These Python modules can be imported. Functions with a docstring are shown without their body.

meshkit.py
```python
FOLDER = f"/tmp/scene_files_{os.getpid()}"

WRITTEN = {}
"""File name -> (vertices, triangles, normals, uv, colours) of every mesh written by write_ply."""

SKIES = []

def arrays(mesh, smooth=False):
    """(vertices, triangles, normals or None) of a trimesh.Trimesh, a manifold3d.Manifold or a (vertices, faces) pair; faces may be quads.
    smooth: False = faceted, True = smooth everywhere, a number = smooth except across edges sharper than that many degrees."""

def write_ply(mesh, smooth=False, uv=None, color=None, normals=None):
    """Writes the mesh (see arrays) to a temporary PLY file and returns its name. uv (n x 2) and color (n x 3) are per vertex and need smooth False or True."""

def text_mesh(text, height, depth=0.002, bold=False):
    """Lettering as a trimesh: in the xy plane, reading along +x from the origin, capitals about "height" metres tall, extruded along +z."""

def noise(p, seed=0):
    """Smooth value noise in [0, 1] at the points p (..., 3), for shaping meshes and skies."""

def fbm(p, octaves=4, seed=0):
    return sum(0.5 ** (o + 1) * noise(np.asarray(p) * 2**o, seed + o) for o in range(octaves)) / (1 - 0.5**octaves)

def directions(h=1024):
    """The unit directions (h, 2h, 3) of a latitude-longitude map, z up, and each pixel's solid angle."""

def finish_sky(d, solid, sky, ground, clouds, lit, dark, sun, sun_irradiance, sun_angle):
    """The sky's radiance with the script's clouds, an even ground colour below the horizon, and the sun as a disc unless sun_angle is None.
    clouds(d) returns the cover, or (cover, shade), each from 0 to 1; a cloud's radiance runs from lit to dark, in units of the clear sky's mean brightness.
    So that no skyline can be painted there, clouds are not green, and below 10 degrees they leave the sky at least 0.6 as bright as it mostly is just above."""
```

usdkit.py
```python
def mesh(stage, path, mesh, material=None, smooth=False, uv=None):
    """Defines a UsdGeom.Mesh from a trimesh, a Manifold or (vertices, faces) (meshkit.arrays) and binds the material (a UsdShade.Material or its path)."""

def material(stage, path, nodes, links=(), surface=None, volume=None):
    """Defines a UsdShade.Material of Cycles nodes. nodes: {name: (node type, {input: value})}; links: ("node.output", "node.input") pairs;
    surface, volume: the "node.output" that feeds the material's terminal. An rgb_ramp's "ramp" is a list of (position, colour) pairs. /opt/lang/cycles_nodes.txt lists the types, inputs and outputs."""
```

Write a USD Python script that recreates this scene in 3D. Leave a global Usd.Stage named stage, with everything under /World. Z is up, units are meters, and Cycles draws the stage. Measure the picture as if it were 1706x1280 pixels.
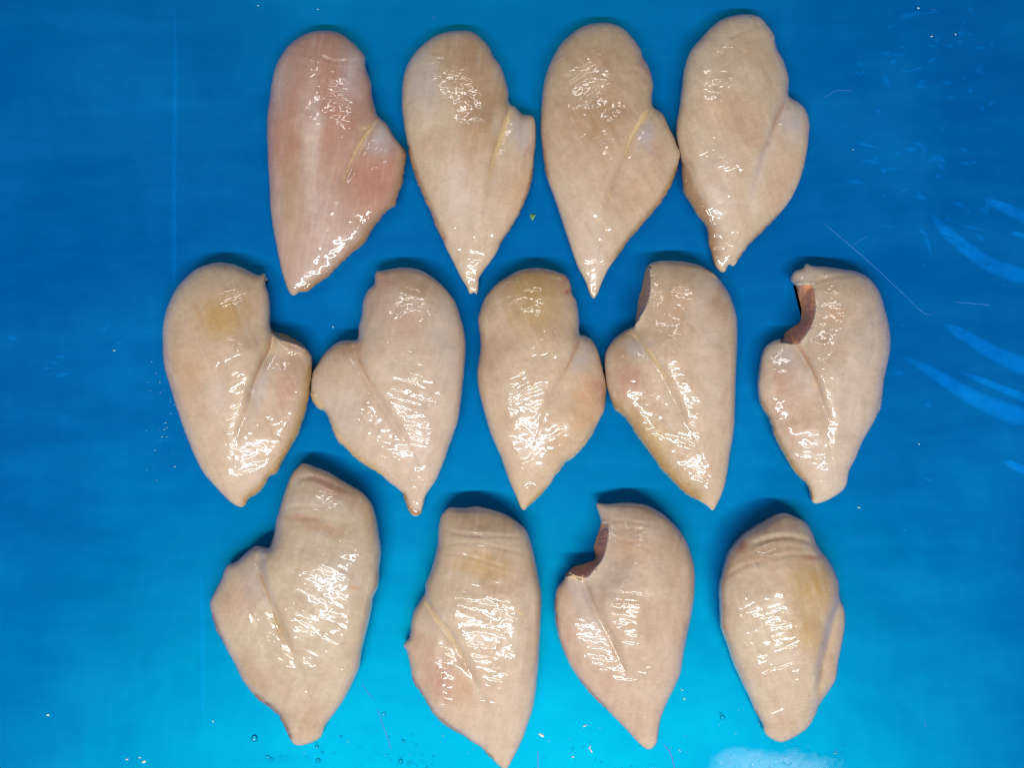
import math, random
import numpy as np
import shapely, shapely.geometry as sg
import scipy.sparse as sp, scipy.sparse.linalg as spl
from scipy.spatial import Delaunay
import trimesh, usdkit, meshkit
from pxr import Usd, UsdGeom, UsdLux, Gf, Sdf, Vt

stage = Usd.Stage.CreateInMemory()
UsdGeom.Xform.Define(stage, '/World')
rng = np.random.default_rng(7)
random.seed(7)

# ------------------------------------------------------------------ camera
S = 0.00045            # metres on the tabletop per pixel of the 1706 x 1280 photograph
H = 0.62               # camera height above the tabletop
CX, CY = 853.0, 640.0
cam = UsdGeom.Camera.Define(stage, '/World/camera')
cam.AddTranslateOp().Set(Gf.Vec3d(0, 0, H))
cam.CreateHorizontalApertureAttr(36.0)
cam.CreateFocalLengthAttr(36.0 * H / (1706 * S))
cam.CreateClippingRangeAttr(Gf.Vec2f(0.02, 20))
cam.CreateExposureAttr(0.0)

# ------------------------------------------------------------------ lamps (two ceiling rows of fluorescent tubes, and the pale room)
room = UsdLux.DomeLight.Define(stage, '/World/room_light')
room.CreateIntensityAttr(0.047)
room.CreateColorAttr(Gf.Vec3f(0.93, 0.97, 1.0))


def lamp(name, loc, w, h, power, color):
    l = UsdLux.RectLight.Define(stage, '/World/' + name)
    l.CreateWidthAttr(w); l.CreateHeightAttr(h); l.CreateIntensityAttr(power); l.CreateColorAttr(Gf.Vec3f(*color))
    l.AddTranslateOp().Set(Gf.Vec3d(*loc))
    d = np.array([0, 0, 0]) - np.array(loc)
    l.AddRotateXOp().Set(math.degrees(math.atan2(d[1], -d[2])))
    return l


lamp('ceiling_lamp', (0.0, -1.02, 1.55), 1.9, 0.08, 92.0, (1.0, 0.98, 0.95))
lamp('ceiling_lamp_001', (-0.15, 1.25, 1.75), 1.3, 0.08, 17.0, (0.97, 0.99, 1.0))


# ------------------------------------------------------------------ helpers
def tag(p, label=None, cat=None, group=None, kind=None):
    p = p.GetPrim() if hasattr(p, 'GetPrim') else p
    for k, v in (('label', label), ('category', cat), ('group', group), ('kind', kind)):
        if v:
            p.SetCustomDataByKey(k, v)
    return p


used = set()


def path(parent, name):
    p, k = f'{parent}/{name}', 0
    while p in used:
        k += 1
        p = f'{parent}/{name}_{k:03d}'
    used.add(p)
    return p


def primvar(m, name, arr, kind):
    t = {'f': Sdf.ValueTypeNames.FloatArray, 'v': Sdf.ValueTypeNames.Float3Array, 'c': Sdf.ValueTypeNames.Color3fArray}[kind]
    a = np.ascontiguousarray(arr, np.float32)
    UsdGeom.PrimvarsAPI(m).CreatePrimvar(name, t, 'vertex').Set(Vt.FloatArray.FromNumpy(a) if kind == 'f' else Vt.Vec3fArray.FromNumpy(a))


def world(xy, z=0.0):
    """the point at height z that the photograph shows at pixel xy"""
    xy = np.asarray(xy, float); z = np.broadcast_to(z, xy.shape[:-1])
    k = S * (H - z) / H
    return np.stack([(xy[..., 0] - CX) * k, (CY - xy[..., 1]) * k, z], -1)


def catmull(p, closed, n=8):
    p = np.asarray(p, float)
    if closed:
        q = np.vstack([p[-1], p, p[0], p[1]])
    else:
        q = np.vstack([2 * p[0] - p[1], p, 2 * p[-1] - p[-2]])
    out = []
    for i in range(1, len(q) - 2):
        a, b, c, d = q[i - 1], q[i], q[i + 1], q[i + 2]
        for t in np.linspace(0, 1, n, endpoint=False):
            out.append(0.5 * (2 * b + (c - a) * t + (2 * a - 5 * b + 4 * c - d) * t * t + (3 * b - a - 3 * c + d) * t ** 3))
    if not closed:
        out.append(q[-2])
    return np.array(out)


def resample(p, step, closed=True):
    p = np.asarray(p, float)
    if closed:
        p = np.vstack([p, p[:1]])
    l = np.r_[0, np.cumsum(np.linalg.norm(np.diff(p, axis=0), axis=1))]
    n = max(3, int(round(l[-1] / step)))
    t = np.linspace(0, l[-1], n + (0 if closed else 1), endpoint=not closed)
    return np.stack([np.interp(t, l, p[:, k]) for k in (0, 1)], 1)


def near_line(P, line):
    """distance to a polyline, the side (+1 to the right when walking down the picture) and the fraction of its length"""
    a, b = line[:-1], line[1:]
    seg = np.linalg.norm(b - a, axis=1); L = np.r_[0, np.cumsum(seg)]
    best = np.full(len(P), 1e9); side = np.zeros(len(P)); frac = np.zeros(len(P))
    for i in range(len(a)):
        e = (b[i] - a[i]) / max(seg[i], 1e-9); r = P - a[i]
        t = np.clip(r @ e, 0, seg[i]); q = r - t[:, None] * e
        d = np.linalg.norm(q, axis=1); m = d < best
        cr = e[0] * r[:, 1] - e[1] * r[:, 0]
        best[m] = d[m]; side[m] = np.sign(-cr[m]); frac[m] = ((L[i] + t) / L[-1])[m]
    return best, side, frac


def sstep(a, b, x):
    t = np.clip((x - a) / (b - a), 0, 1)
    return t * t * (3 - 2 * t)


def n2(P, scale, seed, octaves=3):
    return meshkit.fbm(np.c_[P / scale, np.full(len(P), 0.37)], octaves, seed) - 0.5


# ------------------------------------------------------------------ materials
LK = '/World/Looks/'


def flesh_material(name, sss, coat_bump, rough=0.30, coat=1.0):
    n = {
        'col': ('attribute', {'attribute': 'tissue'}),
        'flow': ('attribute', {'attribute': 'flow'}),
        'wr': ('attribute', {'attribute': 'wrinkle'}),
        'geo': ('geometry', {}),
        # mottling
        'mot': ('noise_texture', {'scale': 90.0, 'detail': 3.0, 'roughness': 0.62}),
        'motr': ('map_range', {'from_min': 0.28, 'from_max': 0.72, 'to_min': 0.94, 'to_max': 1.06}),
        'fib_v': ('vector_math', {'math_type': 'multiply', 'vector2': (260.0, 2200.0, 40.0)}),
        'fib': ('noise_texture', {'scale': 1.0, 'detail': 3.0, 'roughness': 0.6}),
        'fibr': ('map_range', {'from_min': 0.25, 'from_max': 0.75, 'to_min': 0.88, 'to_max': 1.10}),
        'mul': ('math', {'math_type': 'multiply'}),
        'cm': ('vector_math', {'math_type': 'scale'}),
        # wrinkles of the membrane across the fibres
        'wv': ('vector_math', {'math_type': 'multiply', 'vector2': (30.0, 235.0, 60.0)}),
        'wn': ('noise_texture', {'scale': 1.0, 'detail': 0.6, 'roughness': 0.4, 'distortion': 0.4}),
        'wm': ('math', {'math_type': 'multiply'}),
        'fine': ('noise_texture', {'scale': 210.0, 'detail': 0.5, 'roughness': 0.5, 'distortion': 0.8}),
        'mid': ('noise_texture', {'scale': 95.0, 'detail': 1.0, 'roughness': 0.5, 'distortion': 0.6}),
        'b1': ('bump', {'strength': 1.0, 'distance': 0.0015 * coat_bump}),
        'b2': ('bump', {'strength': 1.0, 'distance': 0.00022 * coat_bump}),
        'b3': ('bump', {'strength': 1.0, 'distance': 0.0008 * coat_bump}),
        'bb': ('bump', {'strength': 0.5, 'distance': 0.0005}),
        'p': ('principled_bsdf', {'roughness': rough, 'specular_ior_level': 0.16, 'subsurface_weight': sss, 'subsurface_scale': 0.003,
                                  'subsurface_radius': (0.8, 0.55, 0.42), 'coat_weight': coat, 'coat_roughness': 0.075, 'coat_ior': 1.5,
                                  'subsurface_method': 'random_walk'}),
    }
    l = [('geo.position', 'mot.vector'), ('mot.fac', 'motr.value'), ('flow.vector', 'fib_v.vector1'), ('fib_v.vector', 'fib.vector'), ('fib.fac', 'fibr.value'),
         ('motr.result', 'mul.value1'), ('fibr.result', 'mul.value2'), ('col.color', 'cm.vector1'), ('mul.value', 'cm.scale'), ('cm.vector', 'p.base_color'),
         ('flow.vector', 'wv.vector1'), ('wv.vector', 'wn.vector'), ('wn.fac', 'wm.value1'), ('wr.fac', 'wm.value2'),
         ('wm.value', 'b1.height'), ('geo.position', 'fine.vector'), ('fine.fac', 'b2.height'), ('b1.normal', 'b2.normal'),
         ('geo.position', 'mid.vector'), ('mid.fac', 'b3.height'), ('b2.normal', 'b3.normal'),
         ('b3.normal', 'p.coat_normal'), ('wm.value', 'bb.height'), ('bb.normal', 'p.normal')]
    return usdkit.material(stage, LK + name, n, l, surface='p.BSDF')


FLESH = flesh_material('raw_flesh', 0.25, 1.0)
MEMBRANE = flesh_material('fat_and_membrane', 0.0, 1.0, 0.4)
CUT = flesh_material('cut_muscle', 0.0, 0.6, 0.55, 0.25)


def plain(name, color, rough, coat=0.0, bump=0.0, bscale=300.0, spec=0.5):
    n = {'geo': ('geometry', {}), 'nz': ('noise_texture', {'scale': bscale, 'detail': 3.0}),
         'r': ('map_range', {'from_min': 0.3, 'from_max': 0.7, 'to_min': 0.85, 'to_max': 1.15}),
         'c': ('vector_math', {'math_type': 'scale', 'vector1': color}), 'b': ('bump', {'strength': 1.0, 'distance': bump}),
         'p': ('principled_bsdf', {'roughness': rough, 'coat_weight': coat, 'specular_ior_level': spec})}
    l = [('geo.position', 'nz.vector'), ('nz.fac', 'r.value'), ('r.result', 'c.scale'), ('c.vector', 'p.base_color'), ('nz.fac', 'b.height'), ('b.normal', 'p.normal')]
    return usdkit.material(stage, LK + name, n, l, surface='p.BSDF')


def blue_material(name, k, rough, gloss_fac, k0=None):
    """blue polyethylene: a matt blue body with a satin skin that reflects cyan, faint rubbed streaks"""
    n = {'geo': ('geometry', {}),
         'sv': ('vector_math', {'math_type': 'multiply', 'vector2': (9.0, 42.0, 1.0)}),
         'sn': ('noise_texture', {'scale': 1.0, 'detail': 6.0, 'roughness': 0.65, 'distortion': 0.3}),
         'sr': ('map_range', {'from_min': 0.42, 'from_max': 0.75, 'to_min': 0.0, 'to_max': 0.42, 'clamp': True}),
         'vv': ('vector_math', {'math_type': 'multiply', 'vector2': (60.0, 2.2, 1.0)}),
         'vn': ('noise_texture', {'scale': 1.0, 'detail': 3.0, 'roughness': 0.6}),
         'vr': ('map_range', {'from_min': 0.5, 'from_max': 0.8, 'to_min': 0.0, 'to_max': 0.10, 'clamp': True}),
         'ad': ('math', {'math_type': 'add', 'use_clamp': True}),
         'cl': ('noise_texture', {'scale': 8.0, 'detail': 5.0, 'roughness': 0.6}),
         'clr': ('map_range', {'from_min': 0.45, 'from_max': 0.72, 'to_min': 0.0, 'to_max': 0.75, 'clamp': True}),
         'ad2': ('math', {'math_type': 'add', 'use_clamp': True}),
         'mc': ('mix_color', {'a': tuple(np.array((0.0005, 0.095, 0.42)) * k), 'b': tuple(np.array((0.002, 0.165, 0.55)) * k)}),
         'rr': ('map_range', {'from_min': 0.0, 'from_max': 1.0, 'to_min': rough, 'to_max': rough + 0.10}),
         'fine': ('noise_texture', {'scale': 900.0, 'detail': 2.0}),
         'wave': ('noise_texture', {'scale': 26.0, 'detail': 2.0}),
         'b0': ('bump', {'strength': 1.0, 'distance': 0.0006}),
         'b': ('bump', {'strength': 0.35, 'distance': 0.00025}),
         'd': ('principled_bsdf', {'roughness': 0.6, 'specular_ior_level': 0.0}),
         'g': ('glossy_bsdf', {'color': (0.0, 0.60, 0.60)}),
         'm': ('mix_closure', {'fac': gloss_fac})}
    l = [('geo.position', 'sv.vector1'), ('sv.vector', 'sn.vector'), ('sn.fac', 'sr.value'), ('geo.position', 'vv.vector1'), ('vv.vector', 'vn.vector'),
         ('vn.fac', 'vr.value'), ('sr.result', 'ad.value1'), ('vr.result', 'ad.value2'), ('geo.position', 'cl.vector'), ('cl.fac', 'clr.value'), ('ad.value', 'ad2.value1'), ('clr.result', 'ad2.value2'), ('ad2.value', 'mc.fac'), ('mc.result', 'd.base_color'),
         ('ad.value', 'rr.value'), ('rr.result', 'g.roughness'), ('geo.position', 'fine.vector'), ('fine.fac', 'b.height'),
         ('geo.position', 'wave.vector'), ('wave.fac', 'b0.height'), ('b0.normal', 'b.normal'), ('b.normal', 'g.normal'),
         ('d.BSDF', 'm.closure1'), ('g.BSDF', 'm.closure2')]
    if k0:              # a worn mark: as light as k at its middle, ragged, and the tabletop's own blue at its edge
        n |= {'fa': ('attribute', {'attribute': 'fade'}), 'fn': ('noise_texture', {'scale': 70.0, 'detail': 5.0, 'roughness': 0.65}),
              'fr': ('map_range', {'from_min': 0.3, 'from_max': 0.6, 'to_min': 0.45, 'to_max': 1.0, 'clamp': True}), 'fm': ('math', {'math_type': 'multiply'}),
              'fk': ('map_range', {'to_min': k0 / k, 'to_max': 1.0, 'clamp': True}), 'fs': ('vector_math', {'math_type': 'scale'})}
        l = [x for x in l if x[1] != 'd.base_color'] + [('geo.position', 'fn.vector'), ('fn.fac', 'fr.value'), ('fr.result', 'fm.value1'), ('fa.fac', 'fm.value2'), ('fm.value', 'fk.value'),
             ('fk.result', 'fs.scale'), ('mc.result', 'fs.vector1'), ('fs.vector', 'd.base_color')]
    return usdkit.material(stage, LK + name, n, l, surface='m.closure')


BLUE = blue_material('blue_plastic', 0.86, 0.40, 0.142)
SMEAR = blue_material('rubbed_blue_plastic', 1.45, 0.40, 0.142, 0.86)
SEAM = blue_material('seam_plastic', 1.05, 0.40, 0.142, 0.86)
MARK = blue_material('worn_plastic', 1.22, 0.40, 0.142, 0.86)
SCUFF = plain('scuffed_plastic', (0.003, 0.145, 0.48), 0.5)
CRUMB = plain('fat_crumb', (0.55, 0.62, 0.60), 0.3, 0.6)
GREEN = plain('green_leaf', (0.10, 0.30, 0.12), 0.4, 0.4)


def water_material(name, rough, bump, scale, patchy=None):
    n = {'geo': ('geometry', {}), 'nz': ('noise_texture', {'scale': scale, 'detail': 4.0, 'roughness': 0.65}), 'b': ('bump', {'strength': 1.0, 'distance': bump}),
         'f': ('fresnel', {'IOR': 1.4}), 't': ('transparent_bsdf', {'color': (0.97, 0.985, 1.0)}), 'g': ('glossy_bsdf', {'color': (1, 1, 1), 'roughness': rough}), 'm': ('mix_closure', {})}
    l = [('geo.position', 'nz.vector'), ('nz.fac', 'b.height'), ('b.normal', 'g.normal'), ('b.normal', 'f.normal'), ('f.fac', 'm.fac'), ('t.BSDF', 'm.closure1'), ('g.BSDF', 'm.closure2')]
    l = [x for x in l if x[1] != 'f.normal']
    if patchy:          # a film that breaks up and thins out towards its edge, with dry spots in it
        n |= {'k': ('noise_texture', {'scale': 60.0, 'detail': 6.0, 'roughness': 0.7}), 'at': ('attribute', {'attribute': 'fade'}), 'ka': ('math', {'math_type': 'add'}),
              'kr': ('map_range', {'from_min': 0.72, 'from_max': 1.2, 'to_min': 0.0, 'to_max': 0.65, 'clamp': True}), 'km': ('math', {'math_type': 'multiply'}),
              'v': ('voronoi_texture', {'scale': 260.0, 'randomness': 1.0}), 'vr': ('map_range', {'from_min': 0.12, 'from_max': 0.3, 'to_min': 0.0, 'to_max': 1.0, 'clamp': True}), 'kv': ('math', {'math_type': 'multiply'})}
        l = [x for x in l if x[1] != 'm.fac'] + [('geo.position', 'k.vector'), ('k.fac', 'ka.value1'), ('at.fac', 'ka.value2'), ('ka.value', 'kr.value'), ('kr.result', 'km.value1'), ('f.fac', 'km.value2'),
             ('geo.position', 'v.vector'), ('v.distance', 'vr.value'), ('km.value', 'kv.value1'), ('vr.result', 'kv.value2'), ('kv.value', 'm.fac')]
    return usdkit.material(stage, LK + name, n, l, surface='m.closure')


WATER = water_material('water', 0.05, 0.0003, 200.0)
FILM = water_material('water_film', 0.20, 0.0003, 420.0, True)


# ------------------------------------------------------------------ the tabletop
def rounded_slab(x0, x1, y0, y1, z0, z1, r):
    p = sg.box(x0 + r, y0 + r, x1 - r, y1 - r)
    rings = []
    for a in np.linspace(0, math.pi / 2, 5):
        rings.append((p.buffer(r * math.cos(a), quad_segs=4), z1 - r + r * math.sin(a)))
    base = np.array(rings[0][0].exterior.coords)[:-1]
    V = [np.c_[base, np.full(len(base), z0)]]; n = len(base); F = []
    for g, z in rings:
        c = np.array(g.exterior.coords)[:-1]
        if len(c) != n:
            c = np.array(p.buffer(max(r * 1e-3, 1e-6), quad_segs=4).exterior.coords)[:-1]
        V.append(np.c_[c, np.full(n, z)])
    for k in range(len(V) - 1):
        for i in range(n):
            j = (i + 1) % n; a, b = k * n, (k + 1) * n
            F += [[a + i, a + j, b + j], [a + i, b + j, b + i]]
    V = np.vstack(V); top = (len(rings)) * n; c = len(V)
    V = np.vstack([V, [[(x0 + x1) / 2, (y0 + y1) / 2, z1], [(x0 + x1) / 2, (y0 + y1) / 2, z0]]])
    for i in range(n):
        j = (i + 1) % n
        F += [[top + i, top + j, c], [j, i, c + 1]]
    m = trimesh.Trimesh(V, F, process=False); trimesh.repair.fix_normals(m)
    return m


table = UsdGeom.Xform.Define(stage, path('/World', 'tabletop'))
tag(table, 'glossy blue plastic tabletop, scratched and wet, under all the chicken breasts', 'tabletop', kind='structure')
TP = '/World/tabletop'
usdkit.mesh(stage, path(TP, 'plastic_sheet'), rounded_slab(-0.62, 0.62, -0.5, 0.5, -0.02, 0.0, 0.004), BLUE, smooth=30)


def stroke(line, w0, w1, height, taper=0.15, seed=0, ragged=0.25, step=2.0):
    """a flat low ridge on the tabletop along a line of photo pixels"""
    c = resample(catmull(line, False), step, False); n = len(c)
    t = np.gradient(c, axis=0); t /= np.linalg.norm(t, axis=1, keepdims=True) + 1e-9; nn = np.c_[-t[:, 1], t[:, 0]]
    f = np.linspace(0, 1, n)
    w = (w0 + (w1 - w0) * f) / 2 * np.minimum(1, np.maximum(0.06, f / max(taper, 1e-3))) ** 0.6 * np.minimum(1, np.maximum(0.06, (1 - f) / max(taper * 0.5, 1e-3))) ** 0.6
    off = [-1, -0.8, -0.5, 0, 0.5, 0.8, 1]; hz = [0.00004, 1, 1, 1, 1, 1, 0.00004]; fd = [0, .55, 1, 1, 1, .55, 0]
    V = []
    for o, h in zip(off, hz):
        ww = w * (1 + ragged * 2 * n2(c + o * 50, 14, seed + int(o * 3), 3))
        V.append(world(c + nn * (o * ww)[:, None], 0.0) + [0, 0, height if h == 1 else h])
    V = np.vstack(V); F = []
    for k in range(6):
        for i in range(n - 1):
            a, b = k * n + i, (k + 1) * n + i
            F += [[a, b, b + 1], [a, b + 1, a + 1]]
    m = trimesh.Trimesh(V, F, process=False)
    if m.face_normals[:, 2].mean() < 0:
        m.invert()
    return m, np.concatenate([q * np.minimum(1, 5 * f + 0.0) for q in fd])


smears = [([(1548, 352), (1575, 385), (1625, 425), (1665, 448), (1720, 464)], 17, 30), ([(1637, 330), (1665, 342), (1720, 366)], 10, 26),
          ([(1567, 536), (1620, 567), (1670, 595), (1720, 615)], 14, 34), ([(1500, 590), (1560, 625), (1640, 672), (1720, 700)], 12, 38),
          ([(1600, 619), (1650, 640), (1720, 668)], 9, 15), ([(1672, 768), (1720, 790)], 12, 18), ([(1683, 387), (1720, 396)], 8, 10)]
def worn(name, st, mat):
    primvar(usdkit.mesh(stage, path(TP, name), st[0], mat, smooth=True), 'fade', st[1], 'f')


for i, (l, a, b) in enumerate(smears):
    worn('rubbed_band', stroke(l, a * 1.15, b * 1.1, 0.00007, 0.2, i * 7, 0.25), SMEAR)
scratches = [([(1368, 368), (1400, 395), (1450, 438), (1500, 485), (1540, 522), (1560, 520)], 1.6), ([(1420, 408), (1447, 392)], 1.4), ([(1370, 165), (1390, 152), (1402, 150), (1420, 151)], 1.8),
             ([(1590, 503), (1650, 508)], 2.0), ([(1105, 1240), (1118, 1258), (1124, 1285)], 2.2), ([(602, 1140), (622, 1166)], 1.2), ([(628, 1180), (652, 1250)], 1.4), ([(896, 1252), (897, 1290)], 1.6),
             ([(1540, 1204), (1543, 1212)], 1.6), ([(1391, 1250), (1396, 1258)], 1.6), ([(720, 25), (727, 32)], 1.5), ([(1552, 14), (1560, 17)], 1.6)]
for i, (l, w) in enumerate(scratches):
    worn('scratch', stroke(l, w, w, 0.00015, 0.1, i, 0.5, 1.5), SCUFF)
seam = [([(291, -30), (292, 120), (290, 300), (291, 520)], 6), ([(333, 930), (337, 1060), (338, 1210)], 6)]
for i, (l, w) in enumerate(seam):
    worn('seam_line', stroke(l, w * 1.6, w * 1.6, 0.00006, 0.3, i, 0.3, 5), SEAM)


def blob_patch(x, y, rx, ry, rot, h, seed, n=14, ragged=0.5, rings=(1.0, 0.8, 0.5)):
    a = np.linspace(0, 2 * math.pi, n, endpoint=False)
    rad = 1 + ragged * 2 * n2(np.c_[np.cos(a), np.sin(a)] * 30 + seed * 91.7, 22, seed, 2)
    c, s = math.cos(rot), math.sin(rot); V = []
    for k, r in enumerate(rings):
        px, py = rx * r * rad * np.cos(a), ry * r * rad * np.sin(a)
        V.append(world(np.c_[x + c * px - s * py, y + s * px + c * py]) + [0, 0, h * math.sqrt(max(0.0, 1 - r * r)) + 0.00003])
    V.append(world(np.array([[x, y]])) + [0, 0, h + 0.00003]); V = np.vstack(V); F = []
    for k in range(len(rings) - 1):
        for i in range(n):
            j = (i + 1) % n
            F += [[k * n + i, k * n + j, (k + 1) * n + j], [k * n + i, (k + 1) * n + j, (k + 1) * n + i]]
    k = (len(rings) - 1) * n
    F += [[k + i, k + (i + 1) % n, len(V) - 1] for i in range(n)]
    m = trimesh.Trimesh(V, F, process=False)
    if m.face_normals[:, 2].mean() < 0:
        m.invert()
    return m


# faint rubbed marks, uncountable
marks = []
for k in range(100):
    r = rng.random()
    if r < 0.55:
        x, y = rng.normal(1575, 80), rng.normal(290, 130)
    elif r < 0.75:
        x, y = rng.normal(1540, 70), rng.normal(80, 50)
    elif r < 0.9:
        x, y = rng.normal(1540, 70), rng.normal(640, 160)
    else:
        x, y = rng.normal(110, 60), rng.normal(640, 60)
    if x < 1400 and x > 260 or y < 4:
        continue
    L = rng.uniform(3, 14) * (2.0 if rng.random() < 0.15 else 1)
    marks.append(blob_patch(x, y, L, rng.uniform(2, 6), rng.normal(0.1, 0.5), 0.00006, k, 12, 0.9, (1.0, 0.7, 0.35)))
mk = usdkit.mesh(stage, path(TP, 'rubbed_marks'), trimesh.util.concatenate(marks), MARK, smooth=True)
primvar(mk, 'fade', np.tile(np.r_[np.zeros(12), np.full(12, .45), np.full(12, .9), 1.0], len(marks)), 'f')
tag(mk, kind='stuff')

# wet film and drops along the near edge
FR = tuple(np.linspace(1.0, 0.06, 16))
for x, y, rx, ry, sd in [(1300, 1292, 150, 58, 5), (1040, 1306, 170, 38, 8)]:
    fm = usdkit.mesh(stage, path(TP, 'water_film'), blob_patch(x, y, rx, ry, 0.0, 0.0003, sd, 90, 0.5, FR), FILM, smooth=True)
    primvar(fm, 'fade', np.r_[np.repeat(1 - np.array(FR) ** 1.5, 90), 1.0], 'f')
big = [(424, 1231, 5.5), (446, 1262, 3), (452, 1266, 3), (528, 1245, 3), (537, 1255, 2.6), (1204, 1196, 4), (1201, 1190, 2.5), (568, 1228, 2.5), (640, 1190, 3), (672, 1236, 3), (668, 1270, 4), (530, 1268, 4)]
drops = [blob_patch(x, y, r, r * 1.05, 0, r * S * 0.75, i, 14, 0.12, (1.0, 0.93, 0.75, 0.4)) for i, (x, y, r) in enumerate(big)]
for k in range(150):
    x = rng.choice([rng.normal(1300, 70), rng.normal(1020, 50), rng.normal(545, 60), rng.normal(690, 25)]); y = 1290 - abs(rng.normal(0, 30))
    r = rng.uniform(0.7, 1.8)
    drops.append(blob_patch(x, y, r, r, 0, r * S * 0.8, k, 8, 0.15, (1.0, 0.9, 0.6)))
drops_prim = usdkit.mesh(stage, path('/World', 'water_drops'), trimesh.util.concatenate(drops), WATER, smooth=True)
tag(drops_prim, 'tiny clear water drops on the blue tabletop along the bottom edge of the photo', 'water drops', kind='stuff')

# pale specks
specks = [(860 / 1, 362, 0)]
sp_m = []
for (x, y, r) in [(902, 1226, 5), (975, 1210, 4), (985, 1252, 4), (983, 1246, 3), (955, 1262, 3), (1136, 1150, 3), (1140, 1165, 3), (1133, 1252, 2.5), (902, 1010, 1.5), (240, 1270, 4), (233, 1263, 3), (212, 1266, 3), (80, 1192, 3), (270, 728, 1.5), (275, 705, 1.3), (278, 728, 1.3), (274, 716, 1.6), (291, 778, 1.5),
                  (190, 584, 2.6), (530, 15, 1.6), (430, 9, 1.8), (555, 545, 2), (1530, 13, 2.4), (1552, 60, 2), (1592, 57, 2), (1421, 249, 2), (1431, 846, 2.2), (1531, 740, 2), (757, 1135, 3), (738, 1226, 2), (1390, 1256, 2), (355, 1203, 2)]:
    sp_m.append(blob_patch(x, y, r, r * rng.uniform(0.35, 0.7), rng.uniform(-1, 1), 0.0006, int(x), 9, 0.8))
for k in range(60):
    x, y = (rng.normal(272, 18), rng.normal(700, 45)) if k < 25 else (rng.uniform(200, 1450), rng.uniform(1180, 1280))
    sp_m.append(blob_patch(x, y, rng.uniform(0.5, 1.2), rng.uniform(0.4, 0.9), 0, 0.0004, k + 300, 7, 0.5))
tag(usdkit.mesh(stage, path('/World', 'fat_crumbs'), trimesh.util.concatenate(sp_m), CRUMB, smooth=True), 'scattered tiny whitish crumbs of fat on the blue tabletop', 'crumbs', kind='stuff')
g = trimesh.Trimesh([[*world(np.array(p)), ][:3] for p in [(882, 357), (893, 358), (888, 368), (884, 364), (888, 361)]], [[0, 4, 1], [4, 2, 1], [4, 3, 2], [0, 3, 4]], process=False)
g.vertices[:, 2] = [0.0006, 0.0012, 0.0004, 0.0003, 0.0018]
low = g.copy(); low.vertices[:, 2] -= 0.0003; low.invert()
tag(usdkit.mesh(stage, path('/World', 'green_scrap'), trimesh.util.concatenate([g, low]), GREEN), 'tiny green leaf scrap on the tabletop between the second and third top-row breasts', 'scrap')

# ------------------------------------------------------------------ the chicken breasts
# traced on enlargements of the photograph: (offset x, offset y, scale); all other numbers of a breast are in its enlargement's pixels
A, B = (420, 10, 2.56), (880, 10, 2.56)
C, D, E = (250, 410, 2.7236), (770, 410, 2.724), (1230, 410, 2.7227)
F_, G, K = (330, 760, 2.5606), (650, 820, 2.783), (1150, 820, 2.7824)
COL = dict(pink=(0.45, 0.225, 0.17), yellow=(0.49, 0.30, 0.115), tan=(0.40, 0.23, 0.12), pale=(0.62, 0.50, 0.44), red=(0.40, 0.07, 0.05), grey=(0.47, 0.41, 0.40),
           brown=(0.52, 0.30, 0.17), cream=(0.72, 0.53, 0.29), maroon=(0.62, 0.27, 0.15), orange=(0.56, 0.31, 0.17))

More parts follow.
